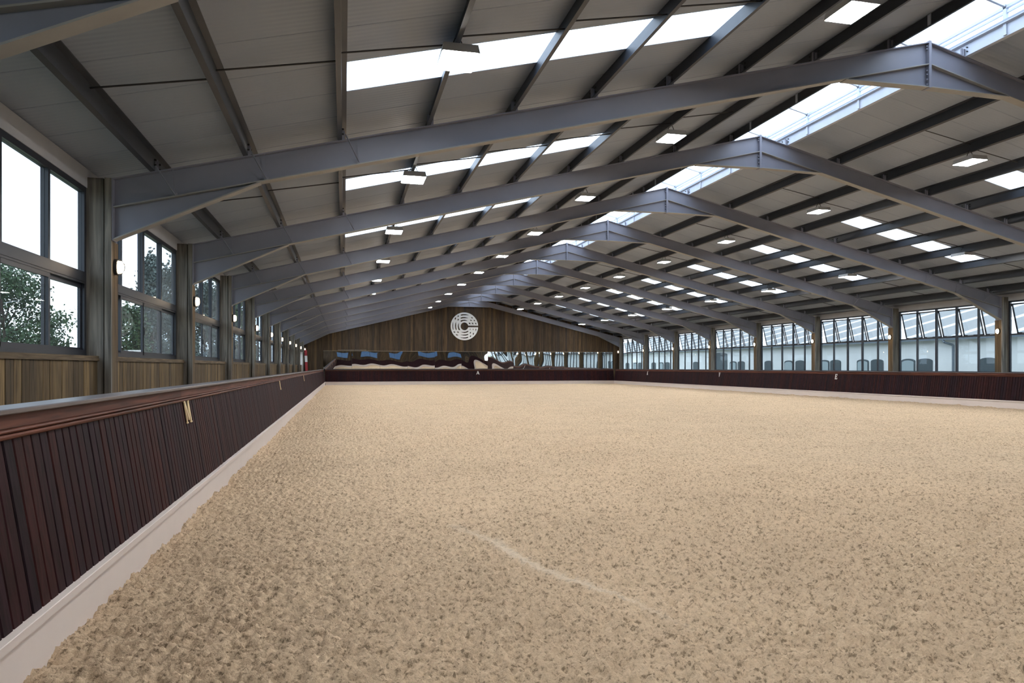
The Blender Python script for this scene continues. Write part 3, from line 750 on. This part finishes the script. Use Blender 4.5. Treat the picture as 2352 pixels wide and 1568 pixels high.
# ------------------------------------------------------------------ mirrors on the far wall
MX0, MX1 = -1.80, 25.75; NM = 11
for i in range(NM):
    w_ = (MX1 - MX0) / NM; xa = MX0 + i * w_; xb = xa + w_
    r = empty('mirror_panel', ((xa + xb) / 2, GY - .05, 1.2))
    tag(r, 'warped mirror panel above the far kickboard, ' + (['leftmost', 'second from the left end', 'third from the left end', 'fourth from the left end', 'fifth from the left end', 'middle one', 'fifth from the right end', 'fourth from the right end', 'third from the right end', 'second from the right end', 'rightmost'][i]), 'mirror', 'mirrors along the far wall')
    nx, nz_ = 36, 22; h = 1.84; vs = []; fs = []
    rs = random.Random(100 + i)
    ph = [rs.uniform(0, 6.28) for _ in range(6)]
    tilt = rs.uniform(-.0010, .0012) - .0118; yaw = rs.uniform(-.004, .004)
    A = [.0007, .0010, .0012, .0011, .0013, .0034, .0030, .0016, .0010, .0005, .0004][i]
    if i > 6: tilt *= .45
    for a in range(nx):
        for b in range(nz_):
            u = a / (nx - 1); v = b / (nz_ - 1); X = (u - .5) * (w_ - .012); Zl = v * h
            dy = A * (math.sin(u * 5.5 + ph[0]) * .8 + .5 * math.sin(u * 9 + v * 4 + ph[1]) + .45 * math.sin(v * 5 + u * 3 + ph[2]))
            vs.append((X, dy + tilt * (Zl - h / 2) * 1.0 + yaw * X, Zl))
    for a in range(nx - 1):
        for b in range(nz_ - 1):
            k = a * nz_ + b; fs.append((k, k + nz_, k + nz_ + 1, k + 1))
    MB().add(vs, fs).obj('mirror_glass', M['mirror'], r, smooth=True)
    MB().box(-w_ / 2, w_ / 2, -.035, .045, h, h + .02).obj('top_trim', M['mirror_edge'], r)
    MB().box(-w_ / 2 + .001, w_ / 2 - .001, .02, .045, 0, h).obj('back_board', M['black'], r)
lt = tag(MB().box(-.55, 2.0, GY - .06, GY - .0, 3.12, 3.16).obj('timber_batten', M['post']), 'short pale timber batten fixed just above the leftmost mirror', 'batten')

# ------------------------------------------------------------------ round pierced emblem
def emblem():
    cx, cy, R = 893., 910., 422.
    H = '''778,555 840,540 920,540 990,553 1040,572 950,572 860,575 778,588|775,645 840,628 910,628 975,642 1020,660 940,660 860,664 775,680|772,735 830,715 900,710 955,722 1000,742 920,742 850,748 778,780|682,590 722,580 722,612 684,636|593,660 636,640 634,690 598,722|682,695 720,680 722,715 686,748|548,760 530,820 522,880 525,950 540,1020 562,1020 548,930 548,840|635,770 612,830 603,900 610,970 626,1022 655,1020 640,930 640,850|722,800 698,850 688,910 695,970 715,1024 766,1024 736,970 722,910 722,850|552,1068 596,1070 615,1105 570,1106|662,1070 706,1070 730,1106 682,1106|618,1152 665,1156 710,1192 650,1190|780,1075 850,1083 930,1075 1012,1040 1012,1075 960,1100 890,1110 830,1100|765,1158 840,1168 930,1160 1010,1138 1010,1170 940,1190 870,1192 810,1180|745,1242 840,1252 930,1245 1008,1224 1008,1258 940,1276 870,1278 800,1264|1058,980 1084,980 1078,1010 1062,1024|1148,980 1172,980 1165,1015 1150,1034|1230,980 1262,980 1255,1030 1236,1064|1060,1088 1096,1075 1090,1118 1060,1138|1148,1120 1188,1092 1182,1150 1150,1176|1060,1196 1098,1180 1094,1222 1060,1238|1085,628 1130,628 1166,664 1115,660|1056,708 1105,710 1130,745 1085,742|1172,708 1210,712 1226,748 1190,748|1016,795 1060,795 1084,842 1045,842|1120,795 1155,797 1175,842 1140,844|1215,795 1250,797 1268,842 1235,846'''
    polys = [[((float(a.split(',')[0]) - cx) / R, -(float(a.split(',')[1]) - cy) / R) for a in p.split()] for p in H.split('|')]
    s1 = 25. / R; a0 = math.asin(s1); r1 = 118. / R; b0 = math.asin(s1 / r1)
    out = [(math.cos(a0 + (2 * math.pi - 2 * a0) * i / 90), math.sin(a0 + (2 * math.pi - 2 * a0) * i / 90)) for i in range(91)]
    inn = [(r1 * math.cos(2 * math.pi - b0 - (2 * math.pi - 2 * b0) * i / 40), r1 * math.sin(2 * math.pi - b0 - (2 * math.pi - 2 * b0) * i / 40)) for i in range(41)]
    cu = bpy.data.curves.new('round_emblem', 'CURVE'); cu.dimensions = '2D'; cu.fill_mode = 'BOTH'; cu.extrude = .03 / 1.3
    for p in [out + inn] + polys:
        sp = cu.splines.new('POLY'); sp.points.add(len(p) - 1); sp.use_cyclic_u = True
        for pt, (a, b) in zip(sp.points, p): pt.co = (a, b, 0, 1)
    tmp = bpy.data.objects.new('tmp_emblem', cu); COL.objects.link(tmp)
    dg = bpy.context.evaluated_depsgraph_get(); dg.update()
    me = bpy.data.meshes.new_from_object(tmp.evaluated_get(dg)); me.name = 'round_emblem'
    bpy.data.objects.remove(tmp)
    me.materials.clear(); me.materials.append(M['emblem'])
    o = mobj('round_emblem', me); o.location = (11.0, GY - .045, 3.79 + EYE); o.rotation_euler = (math.pi / 2, 0, 0); o.scale = (1.3, 1.3, 1.3)
    tag(o, 'round pierced metal C-shaped emblem high on the far gable wall', 'emblem')
emblem()

# ------------------------------------------------------------------ floodlights under the roof
def lamp_proto():
    r = empty('floodlight', (0, 0, 0))
    MB().hexa([(-.24, -.31, 0), (.24, -.31, 0), (.24, .31, 0), (-.24, .31, 0), (-.22, -.29, .11), (.22, -.29, .11), (.22, .29, .11), (-.22, .29, .11)]).obj('housing', M['lamp_body'], r)
    MB().box(-.225, .225, -.295, .295, -.006, -.001).obj('diffuser', M['lamp'], r)
    b = MB().box(-.12, .12, -.05, .05, .11, .14).bar((-.11, 0, .12), (-.03, 0, .30), .012, .012).bar((.11, 0, .12), (.03, 0, .30), .012, .012)
    b.obj('bracket', M['black'], r)
    return r
lp = None
rows = [(1.43, 'left row', -1), (7.32, 'row left of ridge', -1), (mir(7.32), 'row right of ridge', 0), (mir(1.43), 'right row', 1)]
for ri, (x, nm, first) in enumerate(rows):
    ns = list(range(-2 if ri in (0, 3) else -3, 9)); vis = [n for n in ns if n > first - 1]  # bays before the visible ones: unseen lamps added to light the near sand
    if ri == 2: vis = [n for n in ns if n >= 1]
    if ri == 3: vis = [n for n in ns if n >= 2]
    for n in ns:
        o = lamp_proto() if lp is None else copy_tree(lp)
        if lp is None: lp = o
        drop = .14 if ri in (0, 3) else .28
        o.location = (x, fy(n) + 3.0, ztop(x) - drop - (.0 if ri in (0, 3) else 0))
        if n in vis: lab = 'square floodlight of the %s, %s' % (nm, rank(vis.index(n), len(vis)))
        else: lab = 'unseen floodlight added to the %s, %s before the visible ones' % (nm, ORD[vis[0] - n - 1])
        tag(o, lab, 'lamp', 'floodlights hung from the roof')

# ------------------------------------------------------------------ bulkhead lamps on the posts
def bulkhead(side):
    r = empty('wall_lamp', (0, 0, 0)); d = 1 if side == 0 else -1
    def ell(x, a, b, n=14): return [(x * d, a * math.cos(2 * math.pi * i / n), b * math.sin(2 * math.pi * i / n)) for i in range(n)]
    n = 14
    def loft(rings, mat, name):
        vs = sum(rings, []); fs = []
        for k in range(len(rings) - 1):
            for i in range(n):
                f = (k * n + i, k * n + (i + 1) % n, (k + 1) * n + (i + 1) % n, (k + 1) * n + i); fs.append(f if d > 0 else f[::-1])
        fs += [tuple(range(n - 1, -1, -1)) if d > 0 else tuple(range(n)), tuple(range((len(rings) - 1) * n, len(rings) * n)) if d > 0 else tuple(range(len(rings) * n - 1, (len(rings) - 1) * n - 1, -1))]
        MB().add(vs, fs).obj(name, mat, r, smooth=False)
    loft([ell(0, .075, .125), ell(.045, .075, .125), ell(.05, .062, .11)], M['black'], 'base')
    loft([ell(.05, .055, .10), ell(.10, .05, .095), ell(.125, .035, .075)], M['bulb'], 'glass_cover')
    cg = MB()
    hoop = [((.04 + .105 * math.sin(t)) * d, 0, .125 * math.cos(t)) for t in [math.pi * i / 8 for i in range(9)]]
    cg.tube(hoop, .005, 6)
    for z in (-.045, .045):
        cg.tube([((.04 + .10 * math.sin(t)) * d, .068 * math.cos(t), z) for t in [math.pi * i / 6 for i in range(7)]], .004, 6)
    cg.obj('wire_cage', M['black'], r)
    return r
for side, ns in ((0, range(0, 10)), (1, range(2, 10))):
    pr = None; ns = list(ns)
    for n in ns:
        o = bulkhead(side) if pr is None else copy_tree(pr)
        pr = pr or o
        o.location = (XL if side == 0 else XR, fy(n) + .05, (1.545 if side == 0 else 1.47) + EYE)
        tag(o, 'lit caged bulkhead lamp on the %s wall post, %s' % ('left' if side == 0 else 'right', rank(ns.index(n), len(ns))), 'lamp', 'bulkhead lamps on the posts')

# ------------------------------------------------------------------ striped jump pole in the far left corner
r = empty('striped_plank', (-3.22, 65.95, 0)); tag(r, 'red and white striped jump plank leaning upright in the far left corner', 'jump plank')
seg = [(0, .75, 'white'), (.75, 1.4, 'red'), (1.4, 2.05, 'red'), (2.05, 2.6, 'white'), (2.6, 3.12, 'red')]
for a, b, c in seg:
    f = lambda h: -.14 * (h / 3.12) + .05
    g_ = lambda h: .17 * (h / 3.12) - .0
    MB().hexa([(f(a) - .11, g_(a), a), (f(a) + .11, g_(a), a), (f(a) + .11, g_(a) + .035, a), (f(a) - .11, g_(a) + .035, a), (f(b) - .11, g_(b), b), (f(b) + .11, g_(b), b), (f(b) + .11, g_(b) + .035, b), (f(b) - .11, g_(b) + .035, b)]).obj('stripe_section', M[c], r)

# ------------------------------------------------------------------ stable block outside the right windows
SX = 36.0; SY0, SY1 = -30.0, 104.0; EAV = 1.73 + EYE; RP = .26
st = empty('stable_block', (SX, 60, 0)); tag(st, 'long white stable block with arched doors and grey ribbed roof outside the right windows', 'building')
def sc(mb, name, mat):
    o = mb.obj(name, mat, st); o.location = (-SX, -60, 0); return o
sc(MB().box(SX, SX + .3, SY0, SY1, -.12, EAV), 'wall', M['render_wall'])
sc(MB().box(SX + .3, SX + 11, SY0, SY0 + .3, -.12, EAV).box(SX + .3, SX + 11, SY1 - .3, SY1, -.12, EAV), 'end_wall', M['render_wall'])
rx0 = SX - .35; rx1 = SX + 12.0
def rz(x): return EAV + .02 + (x - rx0) * RP
# ribbed roof sheets with pale rooflight strips every few metres
y = SY0 - .3; i = 0
_rs = {}
while y < SY1 + .3:
    wd = .7 if i % 4 == 3 else 1.0
    key = wd
    if key not in _rs:
        mb = MB(); nr = int(round(wd / .2)) * 2; p = wd / nr
        vs = []
        for q in range(nr + 1):
            dz = .07 * (q % 2)
            vs += [(rx0, q * p, rz(rx0) + dz), (rx1, q * p, rz(rx1) + dz)]
        mb.add(vs, [(2 * q, 2 * q + 1, 2 * q + 3, 2 * q + 2) for q in range(nr)])
        _rs[key] = mb.mesh('roof_strip' if wd < 1 else 'roof_sheet', M['roof_strip'] if wd < 1 else M['roof_sheet'])
    o = mobj('rooflight_strip' if wd < 1 else 'roof_sheet', _rs[key], st, (-SX, y - 60, 0)); y += wd; i += 1
sc(MB().box(rx0 - .12, rx0 + .02, SY0 - .3, SY1 + .3, EAV - .10, EAV + .02), 'gutter', M['pipe'])
sc(MB().tube([(rx0 - .05, 36.45, EAV - .1), (rx0 - .05, 36.3, EAV - .25), (SX - .08, 36.0, EAV - .4), (SX - .08, 36.0, -.1)], .07), 'downpipe', M['pipe'])
def arch(yc, wd, h, kind):
    n = 8; sp = h - .16
    pts = [(yc - wd / 2, 0), (yc + wd / 2, 0), (yc + wd / 2, sp)] + [(yc + wd / 2 * math.cos(math.pi * k / n), sp + .16 * math.sin(math.pi * k / n)) for k in range(1, n)] + [(yc - wd / 2, sp)]
    o = sc(MB().prism_x(pts, SX - .05, SX + .02), 'arched_door', M['door_dark'])
    if kind == 'light':
        k_ = .84; pi = [(yc + (a - yc) * k_, b * .95) for a, b in pts]
        MB().prism_x(pi, SX - .07, SX - .05).obj('pale_leaf', M['door_light'], o)
for yc, kind in ((33.6, 'd'), (38.2, 'd'), (39.6, 'light'), (42.4, 'd'), (43.8, 'light'), (46.7, 'd'), (48.0, 'light'), (51.0, 'd'), (52.5, 'light'), (55.4, 'd'), (59.8, 'd'), (61.2, 'light'), (68.6, 'd'), (75.4, 'd'), (77.0, 'light'), (79.1, 'd'), (83.1, 'd'), (84.6, 'light'), (87.2, 'd')):
    arch(yc, 1.18, 2.15, kind)
arch(63.6, 2.6, 3.0, 'd')

# ------------------------------------------------------------------ trees outside the left windows
def tree(label, x, y, h, rad, leaf, seed, clear=.2, dens=3200, size=.30, conical=False):
    rs = np.random.default_rng(seed); r = empty('tree', (x, y, -.12)); tag(r, label, 'tree', 'trees outside the left windows')
    tb = MB(); n = 8; rings = [(0, .035 * h * .55), (.3, .022 * h * .55), (.75, .008 * h * .55)]
    vs = [(rr * math.cos(2 * math.pi * k / n) + .1 * math.sin(t * 5), rr * math.sin(2 * math.pi * k / n), t * h) for t, rr in rings for k in range(n)]
    tb.add(vs, [(j * n + i, j * n + (i + 1) % n, (j + 1) * n + (i + 1) % n, (j + 1) * n + i) for j in range(2) for i in range(n)])
    tips = []
    for k in range(14):
        t = rs.uniform(.25, .7); a = rs.uniform(0, 6.28); l = rad * rs.uniform(.5, .85)
        q = (l * math.cos(a), l * math.sin(a), h * t + l * rs.uniform(.3, .7)); tb.bar((.1 * math.sin(t * 5), 0, h * t), q, .06, .06, 0, 5); tips.append(q)
    tb.obj('trunk', M['bark'], r)
    nc = 46; cs = []
    for k in range(nc):
        t = rs.uniform(clear, 1.0)
        if conical: rr = rad * (1.05 - t) * 1.15
        else: rr = rad * math.sin(math.pi * min(.97, (t - clear) / (1 - clear) * .85 + .13)) ** .6
        a = rs.uniform(0, 6.28); q = rr * math.sqrt(rs.uniform(.1, .9))
        cs.append((q * math.cos(a), q * math.sin(a), t * h * .95))
    cs = np.array(cs); ci = rs.integers(0, nc, dens)
    P = cs[ci] + rs.normal(0, 1, (dens, 3)) * np.array([rad * .17, rad * .17, h * .045])
    A = rs.normal(0, 1, (dens, 3)); A /= np.linalg.norm(A, axis=1)[:, None]
    B = rs.normal(0, 1, (dens, 3)); B -= (B * A).sum(1)[:, None] * A; B /= np.linalg.norm(B, axis=1)[:, None]
    sz = size * rs.uniform(.6, 1.3, dens)[:, None]
    V = np.stack([P + A * sz, P + B * sz * .55, P - A * sz, P - B * sz * .55], 1).reshape(-1, 3)
    me = bpy.data.meshes.new('foliage'); me.from_pydata(V.tolist(), [], [(4 * i, 4 * i + 1, 4 * i + 2, 4 * i + 3) for i in range(dens)])
    me.materials.append(M[leaf]); stuff(mobj('foliage', me, r))
def at(px, zc):
    q = (px - 1176) / 1640.8; c, s_ = math.cos(math.radians(13.244)), math.sin(math.radians(13.244))
    return zc * (q * c + s_), zc * (c - q * s_)
tree('broad dark green tree seen low in the nearest left window', *at(8, 27), 5.9, 2.1, 'leaf_green', 1, .08, 15000, .075)
tree('small dark green bush beside the broad tree outside the nearest left window', *at(112, 29.5), 3.1, .85, 'leaf_green', 2, .05, 2600, .09)
tree('dark green tree seen low in the second left window', *at(292, 45), 5.6, 1.5, 'leaf_green', 3, .05, 7000, .12)
tree('tall grey-green tree with a pointed crown seen in the second left window', *at(347, 66), 12.2, 2.1, 'leaf_grey', 4, .06, 8000, .17, True)
tree('tall grey-green round-headed tree right of the pointed one', *at(392, 72), 12.0, 1.9, 'leaf_grey', 5, .06, 7500, .18)
tree('tall grey-green tree seen through the third left window', *at(468, 84), 11.6, 2.1, 'leaf_grey', 6, .05, 7000, .2)
tree('broad grey-green tree behind the third left window', *at(505, 100), 13.0, 2.4, 'leaf_grey', 7, .05, 7000, .24)
tree('dark green tree farthest down the row outside the left wall', *at(556, 115), 14.0, 2.8, 'leaf_green', 8, .05, 7000, .26)
